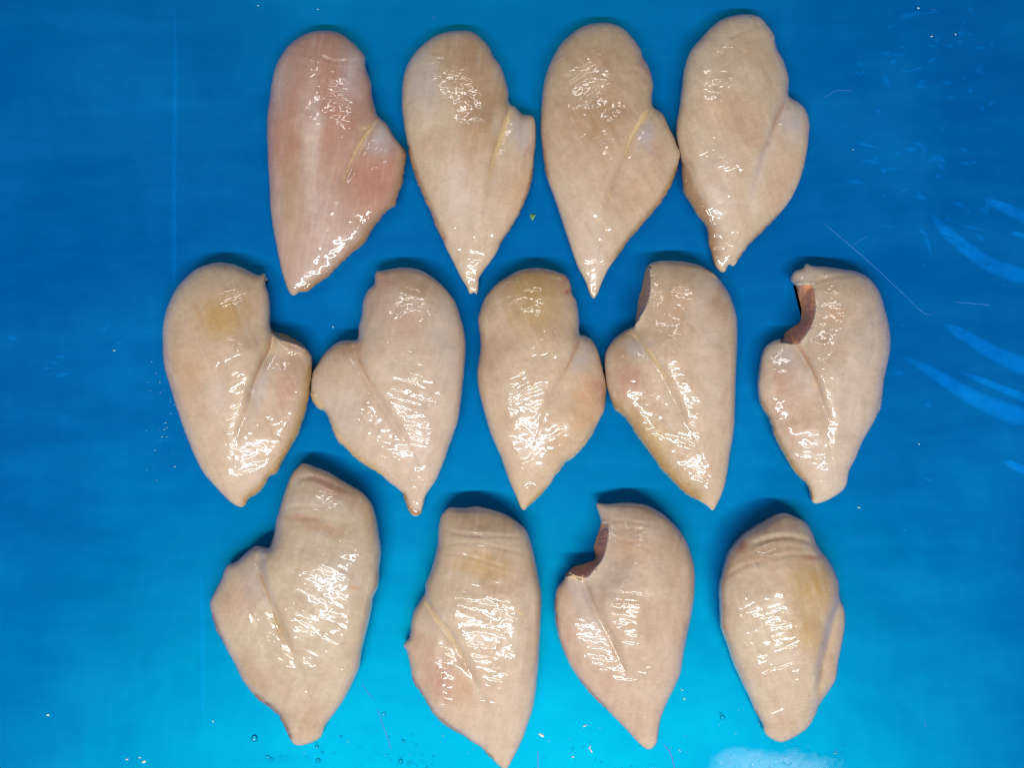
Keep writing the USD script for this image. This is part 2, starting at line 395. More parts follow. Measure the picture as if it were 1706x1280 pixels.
BREASTS = [
    dict(v=A, label='pinkest raw chicken breast with reddish meat, leftmost of the top row', base=(0.47, 0.29, 0.245), T=27, side='R', wang=-8,
         out=[(300, 102), (360, 108), (410, 135), (450, 172), (482, 212), (484, 240), (492, 280), (508, 320), (512, 370), (525, 430), (540, 470), (575, 500), (600, 545), (625, 580), (650, 612), (656, 650), (648, 700), (640, 760), (618, 820), (612, 850), (585, 865), (550, 905), (515, 950), (480, 1010), (430, 1050), (370, 1105), (330, 1150), (270, 1190), (240, 1215), (205, 1220), (180, 1236), (160, 1225), (140, 1180), (120, 1110), (100, 1010), (85, 930), (75, 850), (72, 760), (65, 650), (62, 480), (75, 380), (88, 290), (110, 230), (150, 170), (200, 130), (250, 108)],
         groove=[(530, 475), (495, 530), (445, 620), (405, 710), (375, 795)], gd=4.0, low=0.2,
         blobs=[(300, 420, 190, 230, 0, 'pink', .8), (140, 560, 70, 130, 0, 'pink', .55), (520, 740, 120, 160, .5, 'pink', .95), (250, 560, 45, 230, 0, 'pale', .6), (320, 160, 120, 60, 0, 'pink', .35), (430, 280, 60, 120, 0, 'grey', .5), (540, 560, 50, 60, 0, 'grey', .7),
                (240, 1000, 150, 260, 0, 'pale', .35), (170, 800, 40, 250, 0, 'tan', .4), (120, 330, 50, 120, 0, 'grey', .4), (640, 640, 25, 60, 0, 'brown', .6)],
         fat=[([(508, 520), (475, 565), (435, 635), (405, 705), (390, 745)], 17, 'cream', 0.9), ([(465, 525), (500, 515), (535, 490)], 16, 'cream', 0.6)], edges=[([(652, 620), (640, 740), (600, 850), (520, 950), (430, 1050), (330, 1150), (210, 1222)], 26, 'tan')],
         creases=[([(280, 205), (350, 235), (480, 232)], 8, 0.9)], wr=[(200, 200, 90, 80), (390, 330, 90, 90), (200, 640, 110, 60), (130, 860, 70, 40), (120, 440, 60, 70)]),
    dict(v=A, label='smooth beige chicken breast with long cream tendon, second from left in top row', base=(0.60, 0.435, 0.325), T=28, side='R', wang=-5,
         out=[(880, 102), (940, 108), (985, 140), (1015, 175), (1030, 210), (1060, 250), (1078, 300), (1095, 360), (1098, 408), (1125, 430), (1155, 458), (1190, 464), (1208, 485), (1212, 560), (1205, 640), (1198, 720), (1180, 800), (1150, 870), (1110, 940), (1065, 1010), (1040, 1060), (1000, 1115), (970, 1160), (968, 1190), (960, 1228), (945, 1222), (928, 1228), (912, 1195), (890, 1160), (850, 1080), (810, 1000), (770, 900), (730, 810), (690, 710), (668, 620), (645, 500), (637, 400), (642, 310), (660, 250), (690, 200), (740, 150), (800, 115)],
         groove=[(1098, 412), (1072, 510), (1040, 610), (1012, 720), (985, 850)], gd=3.6, low=0.22,
         blobs=[(920, 260, 120, 150, 0, 'tan', .55), (960, 500, 90, 200, 0.2, 'tan', .6), (730, 330, 70, 120, 0, 'grey', .45), (1150, 780, 60, 120, 0.2, 'orange', .35), (1150, 540, 50, 90, 0, 'grey', .6), (900, 900, 120, 220, 0, 'pale', .35), (860, 750, 50, 150, 0, 'pale', .4), (1180, 610, 25, 60, 0, 'pink', .35)],
         fat=[([(1098, 445), (1075, 520), (1050, 595), (1028, 660), (1008, 735)], 23, 'cream', 1.1)], edges=[([(660, 600), (700, 730), (760, 880), (815, 990)], 16, 'brown'), ([(1200, 700), (1150, 870), (1060, 1015)], 9, 'tan')],
         creases=[([(640, 430), (665, 410), (690, 380)], 9, 0.8)], wr=[(800, 220, 110, 80), (940, 200, 60, 60), (700, 500, 40, 70), (950, 1075, 40, 50)]),
    dict(v=B, label='long tan chicken breast with a sharp tip, third from left in top row', base=(0.585, 0.42, 0.31), T=29, side='R', wang=32,
         out=[(310, 68), (360, 72), (410, 95), (445, 130), (480, 180), (492, 215), (520, 265), (535, 330), (530, 390), (535, 428), (560, 445), (580, 462), (600, 510), (625, 560), (640, 600), (653, 622), (645, 660), (635, 700), (610, 760), (570, 830), (520, 890), (470, 950), (420, 1010), (380, 1070), (345, 1120), (320, 1170), (300, 1220), (280, 1248), (262, 1225), (240, 1170), (205, 1100), (160, 970), (120, 850), (75, 720), (62, 640), (52, 520), (55, 420), (65, 330), (85, 260), (130, 170), (190, 110), (250, 78)],
         groove=[(532, 425), (490, 495), (442, 580), (405, 660), (368, 750), (335, 850), (320, 930)], gd=3.6, low=0.2,
         blobs=[(300, 480, 170, 170, 0, 'tan', .6), (300, 200, 150, 80, 0, 'tan', .35), (230, 950, 90, 200, -0.3, 'pale', .4), (500, 550, 40, 80, 0, 'grey', .7), (560, 640, 40, 90, 0, 'pink', .25), (480, 780, 70, 110, 0.5, 'orange', .3), (500, 260, 40, 60, 0, 'pink', .3), (60, 600, 30, 90, 0, 'pink', .3), (300, 1100, 30, 120, 0, 'pale', .4)],
         fat=[([(512, 440), (480, 490), (445, 550), (420, 610), (405, 650)], 26, 'cream', 1.0), ([(335, 790), (355, 830), (365, 880)], 9, 'cream', .5)], edges=[([(640, 690), (570, 830), (470, 950), (380, 1070)], 16, 'yellow'), ([(62, 620), (78, 720)], 12, 'brown')],
         creases=[([(410, 285), (460, 270), (525, 330)], 9, 0.8), ([(290, 600), (360, 575), (410, 590)], 7, 0.5)], wr=[(180, 280, 120, 150), (330, 140, 120, 60), (420, 290, 100, 60), (330, 620, 130, 90), (520, 520, 40, 70), (600, 680, 50, 80), (285, 1120, 20, 60)]),
    dict(v=B, label='pale chicken breast with yellow lower left edge, rightmost of the top row', base=(0.61, 0.45, 0.35), T=28, side='R', wang=22,
         out=[(930, 32), (985, 42), (1020, 75), (1050, 120), (1060, 170), (1090, 230), (1112, 300), (1112, 370), (1120, 388), (1155, 408), (1185, 440), (1200, 490), (1198, 560), (1185, 650), (1165, 730), (1130, 810), (1080, 880), (1040, 920), (1000, 960), (950, 1010), (910, 1060), (880, 1108), (855, 1105), (838, 1135), (815, 1130), (795, 1105), (785, 1060), (772, 1020), (760, 940), (720, 890), (690, 840), (662, 790), (655, 700), (650, 650), (632, 560), (632, 500), (645, 420), (655, 330), (665, 260), (690, 190), (740, 130), (800, 70), (860, 42)],
         groove=[(1110, 390), (1072, 450), (1035, 550), (1000, 640), (970, 740), (940, 840)], gd=3.2, low=0.2,
         blobs=[(940, 500, 130, 160, 0, 'tan', .3), (800, 450, 90, 100, 0, 'orange', .25), (800, 800, 110, 200, 0, 'pale', .4), (1120, 490, 50, 80, 0, 'grey', .6), (1100, 740, 60, 110, .3, 'orange', .3), (990, 700, 25, 160, .25, 'pale', .6), (1185, 560, 20, 130, 0, 'pink', .35), (950, 180, 100, 70, 0, 'tan', .3)],
         fat=[([(1095, 408), (1072, 450), (1050, 500), (1040, 560)], 17, 'orange', .5), ([(930, 310), (890, 345), (870, 380)], 5, 'pale', .4), ([(805, 390), (860, 395), (915, 408)], 5, 'pale', .35), ([(665, 320), (710, 310), (760, 300)], 5, 'pale', .35)],
         edges=[([(662, 690), (690, 790), (740, 880), (775, 1000), (790, 1080)], 40, 'tan'), ([(1080, 890), (1000, 965), (900, 1080)], 14, 'yellow')],
         creases=[], wr=[(920, 120, 130, 70), (1030, 200, 60, 80), (1120, 480, 50, 80), (690, 370, 30, 60), (880, 670, 80, 30), (760, 600, 60, 60)]),
    # middle row
    dict(v=C, label='broad peach chicken breast with a yellow patch near its top, leftmost of the middle row', base=(0.62, 0.445, 0.335), T=34, side='R', wang=22,
         out=[(300, 73), (370, 78), (430, 100), (490, 130), (520, 125), (524, 175), (540, 225), (545, 290), (545, 350), (560, 385), (610, 400), (660, 425), (705, 460), (733, 500), (735, 560), (725, 640), (710, 740), (690, 800), (670, 860), (640, 910), (610, 960), (575, 1030), (545, 1045), (510, 1100), (480, 1130), (450, 1145), (435, 1170), (415, 1187), (370, 1168), (310, 1110), (240, 1030), (190, 930), (140, 800), (95, 660), (62, 540), (55, 430), (58, 350), (75, 280), (110, 200), (160, 140), (220, 95)],
         groove=[(550, 390), (535, 470), (495, 550), (462, 630), (438, 730), (400, 830), (385, 930)], gd=4.6, low=0.22,
         blobs=[(320, 310, 110, 90, 0, 'yellow', .75), (430, 250, 80, 80, 0, 'tan', .35), (180, 560, 90, 150, 0, 'orange', .35), (640, 620, 60, 200, .2, 'pink', .42), (500, 640, 35, 170, .25, 'grey', .5), (300, 680, 60, 120, 0, 'pale', .5), (430, 1000, 100, 150, 0, 'pale', .4), (540, 450, 30, 50, 0, 'cream', .6), (640, 430, 70, 25, .4, 'tan', .7)],
         fat=[([(545, 420), (535, 470), (500, 540), (468, 620), (450, 680)], 16, 'orange', .7), ([(490, 125), (515, 135), (522, 165)], 11, 'cream', .7)], edges=[([(730, 560), (710, 740), (670, 860), (600, 990), (500, 1110), (435, 1165)], 34, 'yellow')],
         creases=[([(560, 392), (620, 440), (700, 468)], 12, 1.6)], wr=[(370, 560, 100, 130), (330, 230, 130, 80), (360, 760, 60, 120), (480, 1010, 70, 80), (650, 480, 60, 20)],
         wall=[(552, 384), (610, 399), (662, 425), (707, 460), (640, 436), (580, 420)], wallrim=[(553, 386), (580, 420), (640, 440), (706, 461)], wallcol='tan'),
    dict(v=C, label='heart-shaped pale pink chicken breast, second from left in the middle row', base=(0.61, 0.445, 0.36), T=34, side='L', wang=-16,
         out=[(1150, 95), (1220, 105), (1290, 145), (1340, 190), (1385, 250), (1410, 320), (1428, 390), (1434, 460), (1428, 560), (1415, 680), (1400, 790), (1370, 880), (1335, 980), (1300, 1060), (1255, 1130), (1240, 1180), (1222, 1223), (1185, 1222), (1165, 1180), (1140, 1120), (1085, 1075), (1020, 1020), (960, 985), (900, 930), (850, 880), (820, 810), (795, 755), (760, 735), (735, 700), (727, 650), (735, 580), (760, 530), (800, 475), (850, 435), (900, 425), (938, 420), (945, 360), (958, 310), (965, 250), (985, 200), (1015, 170), (1022, 118), (1060, 108), (1100, 100)],
         groove=[(935, 465), (965, 560), (1010, 635), (1050, 705), (1100, 785), (1155, 860), (1190, 930)], gd=4.6, low=0.2,
         blobs=[(1150, 330, 60, 60, 0, 'pink', .35), (1040, 160, 60, 60, 0, 'pink', .4), (1180, 170, 110, 50, .3, 'tan', .4), (1020, 270, 70, 60, 0, 'pink', .25), (880, 560, 90, 90, 0, 'tan', .15), (930, 460, 30, 40, 0, 'brown', .4), (1240, 900, 120, 200, 0, 'pale', .3), (880, 780, 100, 120, 0, 'grey', .25), (1340, 480, 60, 200, 0, 'grey', .25), (860, 460, 60, 30, 0, 'tan', .45)],
         fat=[([(945, 510), (975, 570), (1008, 635)], 15, 'orange', .6), ([(1315, 500), (1330, 535), (1345, 570)], 5, 'red', .3), ([(1050, 120), (1130, 160), (1220, 185), (1300, 230)], 5, 'pale', .3), ([(1065, 195), (1150, 170), (1240, 150)], 6, 'pale', .4)],
         edges=[([(732, 670), (770, 740), (840, 860), (920, 950), (1040, 1035)], 26, 'cream'), ([(1150, 1130), (1180, 1200), (1225, 1215)], 14, 'tan')],
         creases=[([(1160, 1110), (1200, 1085), (1250, 1130)], 10, 0.9), ([(985, 215), (1000, 280), (960, 400)], 10, 1.0)], wr=[(1130, 620, 150, 130), (960, 710, 80, 50), (1180, 850, 90, 100), (1060, 950, 60, 90), (1120, 180, 110, 50), (880, 530, 40, 40), (1240, 1050, 40, 40)]),
    dict(v=D, label='yellow-topped chicken breast with a reddish nick at its shoulder, centre of the middle row', base=(0.605, 0.43, 0.315), T=33, side='R', wang=26,
         out=[(330, 97), (390, 102), (440, 118), (475, 135), (495, 175), (502, 215), (520, 250), (532, 320), (535, 395), (560, 405), (595, 430), (620, 480), (640, 560), (655, 640), (648, 740), (630, 780), (600, 840), (560, 900), (520, 945), (470, 985), (425, 1040), (400, 1085), (350, 1140), (310, 1175), (285, 1200), (265, 1190), (240, 1130), (210, 1060), (170, 950), (130, 860), (100, 760), (75, 660), (66, 570), (80, 480), (80, 410), (70, 340), (80, 290), (105, 230), (150, 175), (200, 140), (260, 108)],
         groove=[(537, 410), (510, 485), (470, 565), (430, 630), (390, 705), (362, 790)], gd=3.6, low=0.2,
         blobs=[(330, 170, 150, 70, 0, 'yellow', .65), (330, 300, 130, 110, 0, 'yellow', .5), (150, 500, 60, 120, 0, 'pink', .35), (480, 200, 20, 22, 0, 'red', .7), (455, 150, 22, 18, 0, 'pink', .6), (560, 720, 70, 140, .3, 'orange', .5), (620, 670, 25, 50, 0, 'pink', .7), (560, 500, 45, 80, 0, 'grey', .5), (330, 880, 90, 90, 0, 'pale', .45), (430, 880, 60, 100, 0, 'orange', .3), (280, 720, 80, 60, 0, 'grey', .2)],
         fat=[([(530, 430), (505, 490), (470, 560), (440, 605)], 13, 'orange', .6), ([(370, 1030), (395, 1005), (420, 1000)], 11, 'cream', .5)], edges=[([(600, 840), (520, 945), (430, 1030)], 15, 'cream'), ([(400, 1085), (300, 1180)], 12, 'yellow'), ([(648, 640), (650, 730)], 12, 'tan')],
         creases=[([(85, 470), (110, 440), (140, 400)], 9, 0.6), ([(420, 150), (470, 230), (500, 300)], 8, 0.7)], wr=[(280, 610, 130, 110), (390, 490, 80, 30), (310, 170, 130, 30), (460, 240, 30, 90), (450, 840, 60, 60), (270, 980, 50, 60), (180, 250, 50, 50), (300, 1110, 50, 30)]),
    dict(v=D, label='peach chicken breast with hollow cut at upper left, fourth in the middle row', base=(0.60, 0.43, 0.325), T=34, side='L', wang=-14,
         out=[(960, 65), (1030, 72), (1100, 95), (1160, 140), (1205, 200), (1235, 270), (1250, 340), (1250, 450), (1245, 560), (1240, 700), (1235, 830), (1215, 960), (1195, 1080), (1165, 1160), (1138, 1202), (1110, 1180), (1060, 1150), (1010, 1120), (970, 1080), (910, 1020), (860, 950), (800, 870), (740, 780), (690, 735), (665, 670), (650, 600), (645, 520), (655, 470), (690, 420), (735, 385), (778, 360), (792, 310), (798, 250), (815, 190), (826, 130), (840, 88), (880, 68)],
         groove=[(785, 395), (840, 480), (900, 555), (945, 640), (985, 720), (1020, 800), (1050, 870)], gd=3.8, low=0.22,
         blobs=[(960, 270, 90, 130, 0, 'orange', .35), (760, 620, 80, 70, .5, 'pink', .6), (800, 470, 60, 50, 0, 'grey', .55), (700, 500, 40, 70, 0, 'tan', .4), (1100, 450, 60, 350, 0, 'pale', .35), (840, 850, 120, 60, .8, 'yellow', .5), (800, 720, 120, 60, .8, 'tan', .3), (1180, 700, 50, 250, 0, 'pale', .25), (1160, 270, 40, 90, 0, 'pink', .2), (1010, 950, 80, 90, 0.5, 'tan', .25), (740, 395, 40, 25, -0.6, 'tan', .5)],
         fat=[([(825, 450), (865, 500), (905, 560), (950, 645)], 14, 'cream', .9), ([(765, 395), (800, 420), (830, 455)], 16, 'cream', .5)], edges=[([(690, 735), (780, 850), (870, 965), (980, 1085), (1060, 1148)], 44, 'yellow')],
         creases=[([(1010, 345), (1040, 360), (1080, 410)], 8, 0.5)], wr=[(890, 430, 90, 50), (990, 560, 80, 120), (1060, 760, 60, 110), (1000, 880, 70, 60), (1080, 1090, 70, 50), (960, 170, 130, 30), (870, 240, 30, 70)],
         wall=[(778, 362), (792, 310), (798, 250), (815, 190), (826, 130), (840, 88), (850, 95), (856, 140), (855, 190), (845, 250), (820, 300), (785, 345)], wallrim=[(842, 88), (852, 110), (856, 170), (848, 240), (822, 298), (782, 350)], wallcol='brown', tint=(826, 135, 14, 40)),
    dict(v=E, label='chicken breast with deep dark red notch, rightmost of the middle row', base=(0.61, 0.455, 0.37), T=34, side='L', wang=-12,
         out=[(310, 78), (340, 88), (400, 92), (470, 102), (540, 115), (590, 140), (630, 185), (655, 240), (672, 300), (690, 380), (692, 460), (680, 530), (665, 600), (655, 680), (635, 760), (605, 820), (565, 890), (535, 960), (505, 1020), (495, 1075), (470, 1115), (420, 1148), (370, 1168), (335, 1162), (325, 1110), (300, 1070), (250, 1020), (210, 950), (170, 880), (140, 790), (100, 710), (88, 640), (95, 560), (110, 480), (140, 440), (190, 420), (200, 432), (215, 395), (245, 370), (280, 345), (288, 290), (275, 230), (260, 180), (238, 150), (255, 115), (290, 100)],
         groove=[(262, 450), (310, 515), (355, 605), (385, 695), (410, 770), (420, 850)], gd=4.2, low=0.22,
         blobs=[(440, 310, 60, 50, 0, 'orange', .45), (190, 610, 70, 90, 0, 'pink', .4), (260, 800, 80, 140, -.2, 'pink', .38), (230, 500, 60, 50, 0, 'grey', .45), (300, 610, 50, 80, 0, 'pale', .4), (500, 700, 60, 220, 0, 'pale', .45), (450, 200, 120, 50, 0, 'tan', .25), (600, 400, 40, 140, 0, 'grey', .3), (400, 440, 80, 60, 0, 'tan', .25), (420, 1050, 70, 80, 0, 'pale', .4), (290, 150, 50, 30, 0, 'pale', .3)],
         fat=[([(280, 460), (310, 510), (345, 580), (365, 650)], 13, 'orange', .7), ([(345, 625), (362, 630), (366, 648)], 13, 'cream', .6), ([(535, 262), (555, 262), (572, 255)], 17, 'pale', .5), ([(575, 455), (595, 450), (600, 480), (604, 510)], 7, 'pale', .5), ([(530, 413), (550, 406)], 6, 'pale', .4), ([(205, 432), (235, 440), (268, 438)], 13, 'tan', .8)],
         edges=[([(105, 715), (150, 830), (210, 950), (290, 1062), (330, 1140)], 20, 'yellow'), ([(650, 690), (635, 760)], 14, 'pale'), ([(245, 150), (262, 170), (290, 175)], 20, 'pale')],
         creases=[([(345, 165), (420, 140), (530, 130)], 9, 1.0), ([(600, 250), (620, 420), (590, 560)], 12, 0.8)], wr=[(400, 540, 80, 90), (400, 690, 40, 60), (290, 970, 60, 70), (400, 1060, 60, 70), (450, 200, 120, 40), (360, 870, 30, 40)],
         wall=[(196, 432), (215, 395), (245, 370), (280, 345), (288, 290), (275, 230), (262, 182), (300, 172), (342, 180), (352, 260), (350, 310), (330, 365), (300, 410), (276, 446), (240, 440)], wallrim=[(263, 176), (300, 172), (340, 182), (352, 260), (350, 310), (330, 365), (300, 412), (272, 446), (232, 444), (200, 436)], wallcol='maroon'),
    # bottom row
    dict(v=F_, label='large greyish chicken breast with ragged cut top, leftmost of the bottom row', base=(0.575, 0.43, 0.335), T=36, side='L', wang=-24,
         out=[(450, 30), (500, 45), (560, 70), (610, 100), (660, 130), (700, 155), (740, 200), (760, 260), (772, 330), (782, 400), (775, 480), (768, 560), (750, 600), (740, 660), (725, 730), (700, 830), (690, 900), (665, 960), (630, 1030), (590, 1090), (545, 1150), (525, 1200), (480, 1228), (430, 1238), (400, 1225), (380, 1180), (345, 1110), (300, 1070), (245, 1030), (190, 960), (155, 890), (110, 810), (72, 735), (55, 670), (50, 620), (75, 570), (95, 530), (120, 470), (160, 450), (200, 415), (240, 385), (270, 385), (300, 388), (320, 340), (330, 280), (350, 210), (375, 130), (400, 75), (425, 45)],
         groove=[(268, 440), (278, 530), (312, 615), (342, 705), (390, 795), (430, 890)], gd=4.2, low=0.2,
         blobs=[(560, 130, 130, 40, .45, 'pink', .45), (440, 280, 70, 16, .2, 'pink', .5), (520, 310, 90, 30, 0, 'tan', .45), (720, 230, 40, 60, 0, 'yellow', .35), (170, 600, 80, 120, .3, 'pink', .22), (230, 540, 50, 90, 0, 'grey', .4), (350, 740, 25, 80, -.3, 'yellow', .5), (480, 1150, 80, 80, 0, 'tan', .25), (600, 500, 130, 120, 0, 'grey', .2), (660, 560, 20, 14, 0, 'orange', .6), (500, 210, 120, 40, .1, 'pale', .25), (230, 960, 60, 100, -.5, 'tan', .25)],
         fat=[([(265, 510), (290, 570), (315, 640)], 13, 'yellow', .6), ([(322, 670), (340, 720), (360, 760)], 9, 'yellow', .4), ([(410, 120), (430, 100), (455, 90)], 13, 'pale', .9), ([(120, 465), (200, 412), (270, 390)], 12, 'tan', .7)], edges=[([(60, 680), (110, 810)], 10, 'tan'), ([(245, 1025), (340, 1105), (390, 1200)], 14, 'tan'), ([(772, 500), (752, 598)], 9, 'brown')],
         creases=[([(400, 120), (440, 95), (500, 92), (600, 130), (690, 160)], 13, 1.8), ([(370, 225), (440, 215), (560, 225)], 10, 0.7), ([(380, 275), (460, 265), (580, 275)], 9, 0.7), ([(460, 1080), (500, 1000), (540, 960)], 14, 0.8)], wr=[(480, 430, 100, 100), (450, 740, 130, 150), (620, 760, 110, 120), (270, 780, 60, 60), (370, 880, 60, 80), (230, 930, 70, 70), (440, 1010, 60, 50), (650, 950, 60, 70), (650, 430, 60, 90), (480, 140, 110, 30), (450, 880, 70, 100)]),
    dict(v=G, label='blunt-topped chicken breast with a yellowish middle, second from left in the bottom row', base=(0.60, 0.44, 0.34), T=36, side='L', wang=-12,
         out=[(280, 70), (340, 72), (400, 65), (470, 80), (540, 105), (600, 145), (635, 180), (660, 250), (675, 320), (690, 400), (702, 480), (700, 600), (695, 700), (690, 800), (680, 900), (665, 1000), (640, 1080), (610, 1160), (580, 1220), (550, 1275), (530, 1290), (500, 1270), (460, 1230), (420, 1190), (330, 1130), (250, 1080), (200, 1030), (150, 950), (105, 880), (90, 800), (75, 740), (60, 710), (90, 670), (95, 610), (110, 550), (140, 500), (160, 465), (163, 420), (185, 370), (205, 300), (218, 240), (222, 170), (235, 110), (260, 80)],
         groove=[(164, 480), (210, 580), (280, 665), (340, 765), (390, 850), (440, 950)], gd=4.4, low=0.2,
         blobs=[(420, 350, 150, 60, .1, 'yellow', .55), (420, 130, 150, 40, .15, 'tan', .35), (220, 870, 90, 110, -.4, 'pink', .5), (130, 740, 60, 60, 0, 'pink', .3), (330, 900, 60, 120, 0, 'orange', .25), (500, 430, 120, 90, 0, 'tan', .25), (600, 900, 70, 300, 0, 'pale', .25), (200, 590, 60, 60, .5, 'grey', .3), (450, 1130, 130, 90, .5, 'pale', .2), (620, 470, 60, 120, 0, 'pale', .2)],
         fat=[([(170, 515), (215, 585), (265, 645), (300, 700), (350, 780)], 26, 'cream', .7), ([(597, 552), (612, 568), (622, 560)], 13, 'cream', .9), ([(270, 280), (380, 300), (530, 350)], 5, 'pale', .4), ([(255, 78), (330, 85), (420, 85), (520, 110)], 12, 'pale', .6)], edges=[([(105, 870), (200, 1025), (330, 1130), (470, 1235)], 12, 'tan')],
         creases=[([(230, 165), (300, 190), (400, 200), (620, 210)], 10, 0.9), ([(225, 245), (400, 240), (640, 290)], 8, 0.7), ([(220, 280), (380, 305), (560, 360)], 8, 0.8)], wr=[(400, 490, 130, 90), (430, 740, 140, 100), (450, 900, 90, 120), (470, 1020, 60, 70), (200, 820, 50, 40), (240, 900, 60, 80), (200, 970, 80, 50), (440, 180, 160, 40), (240, 750, 60, 60)]),
    dict(v=G, label='chicken breast with a dark maroon notch at upper left, third in the bottom row', base=(0.60, 0.43, 0.345), T=37, side='L', wang=-8,
         out=[(960, 52), (1010, 55), (1100, 48), (1180, 58), (1250, 90), (1310, 140), (1360, 200), (1395, 280), (1412, 350), (1415, 440), (1405, 540), (1385, 640), (1365, 740), (1345, 850), (1310, 930), (1280, 990), (1255, 1060), (1245, 1120), (1235, 1170), (1200, 1197), (1160, 1175), (1100, 1110), (1050, 1060), (980, 990), (920, 930), (860, 850), (815, 770), (780, 680), (765, 600), (762, 520), (770, 450), (805, 405), (815, 380), (850, 350), (900, 335), (950, 310), (945, 255), (965, 190), (975, 140), (960, 80)],
         groove=[(905, 415), (935, 500), (985, 595), (1040, 695), (1085, 800), (1115, 890)], gd=4.6, low=0.24,
         blobs=[(1130, 260, 90, 60, .1, 'orange', .35), (1190, 620, 120, 120, 0, 'tan', .3), (830, 680, 60, 120, -.2, 'pink', .35), (870, 460, 60, 60, 0, 'grey', .4), (940, 600, 50, 100, -.4, 'grey', .35), (1000, 880, 110, 120, -.6, 'pink', .2), (1050, 380, 80, 120, 0, 'grey', .2), (1150, 1080, 60, 90, 0, 'tan', .2), (980, 100, 30, 50, 0, 'grey', .4), (1320, 300, 50, 150, 0, 'tan', .2), (1280, 700, 70, 200, 0, 'pale', .2), (800, 470, 40, 60, 0, 'orange', .3)],
         fat=[([(905, 420), (930, 460), (950, 520), (990, 600), (1040, 690), (1070, 760)], 9, 'orange', .4), ([(1290, 500), (1302, 490), (1315, 485)], 11, 'pale', .6), ([(1270, 550), (1250, 600), (1235, 630)], 4, 'pale', .3), ([(820, 375), (850, 392), (900, 412)], 22, 'cream', 1.0)], edges=[([(765, 500), (775, 650), (815, 770)], 8, 'pink'), ([(870, 865), (1000, 1005)], 9, 'tan')],
         creases=[([(1015, 130), (1130, 140), (1240, 155)], 9, 0.8), ([(1020, 215), (1130, 235), (1230, 290)], 8, 0.5)], wr=[(1110, 480, 110, 100), (1100, 640, 70, 40), (1130, 710, 90, 60), (970, 740, 90, 110), (1080, 910, 90, 90), (1180, 860, 60, 100), (880, 620, 50, 60), (1140, 130, 120, 30), (1110, 235, 110, 30), (790, 600, 20, 80)],
         wall=[(812, 385), (850, 350), (900, 335), (950, 310), (945, 255), (965, 190), (972, 150), (1006, 146), (1014, 180), (1005, 250), (985, 310), (950, 355), (915, 395), (880, 402), (840, 380)], wallrim=[(968, 146), (1000, 142), (1014, 170), (1006, 245), (985, 310), (950, 355), (914, 397), (870, 392), (830, 372)], wallcol='maroon'),
    dict(v=K, label='smaller rounded yellowish chicken breast, rightmost of the bottom row', base=(0.585, 0.44, 0.34), T=36, side='R', wang=18,
         out=[(440, 97), (490, 115), (530, 135), (560, 170), (580, 220), (600, 260), (640, 310), (670, 365), (690, 420), (695, 490), (715, 540), (720, 590), (710, 680), (690, 780), (675, 870), (640, 930), (600, 990), (580, 1040), (550, 1090), (500, 1130), (430, 1163), (380, 1150), (345, 1120), (330, 1070), (300, 1020), (270, 950), (235, 880), (195, 790), (165, 700), (140, 630), (135, 540), (133, 440), (150, 360), (175, 280), (230, 210), (280, 170), (340, 135), (390, 108)],
         groove=[(692, 500), (655, 590), (628, 700), (605, 800), (590, 900), (580, 1000)], gd=3.8, low=0.35,
         blobs=[(580, 430, 130, 130, .3, 'yellow', .6), (560, 660, 90, 100, 0, 'yellow', .45), (560, 310, 50, 14, -.2, 'red', .35), (230, 245, 28, 16, -.6, 'red', .5), (400, 150, 130, 30, 0, 'pink', .3), (330, 270, 150, 60, -.3, 'tan', .4), (280, 450, 110, 130, 0, 'pink', .14), (165, 650, 20, 30, 0, 'brown', .6), (450, 780, 90, 50, 0, 'pale', .35), (590, 900, 14, 120, .1, 'yellow', .4), (660, 760, 40, 160, .2, 'orange', .2), (420, 1080, 90, 60, 0, 'tan', .2)],
         fat=[([(150, 630), (160, 665), (190, 685)], 8, 'pale', .8), ([(390, 112), (440, 108), (490, 120)], 10, 'pale', .7)], edges=[([(300, 1020), (335, 1090)], 9, 'tan')],
         creases=[([(275, 245), (380, 215), (470, 210), (560, 235), (600, 265)], 14, 1.8), ([(380, 310), (470, 290), (600, 300)], 11, 1.0), ([(150, 400), (260, 340), (360, 320)], 12, 0.9)], wr=[(380, 590, 180, 80), (440, 870, 160, 90), (540, 970, 60, 60), (270, 870, 60, 70), (430, 210, 130, 30), (480, 300, 100, 30), (400, 1030, 70, 50), (470, 720, 90, 40)]),
]


SCRAP = dict(dark=plain('dark_scrap', (0.10, 0.085, 0.045), 0.35, 0.7, 0.0006, 500), pale=plain('pale_scrap', (0.50, 0.38, 0.24), 0.35, 0.7, 0.0004, 500))
SCRAPS = {1: [(793, 484, 5, 5, 0, 'pale')], 3: [(1143, 318, 5, 9, 0.3, 'pale'), (1186, 408, 4, 5, 0, 'dark')],
          4: [(483, 738, 6, 8, .4, 'dark'), (466, 768, 8, 6, .6, 'dark'), (424, 813, 10, 6, -.8, 'pale'), (448, 788, 9, 5, -.8, 'dark'), (412, 828, 5, 3, -.9, 'dark')],
          7: [(1084, 458, 6, 10, 0, 'dark')], 8: [(1320, 562, 9, 7, .6, 'pale'), (1328, 552, 6, 5, 0, 'dark')], 11: [(955, 960, 10, 6, .6, 'pale')], 12: [(1306, 861, 14, 5, 0.1, 'pale')]}


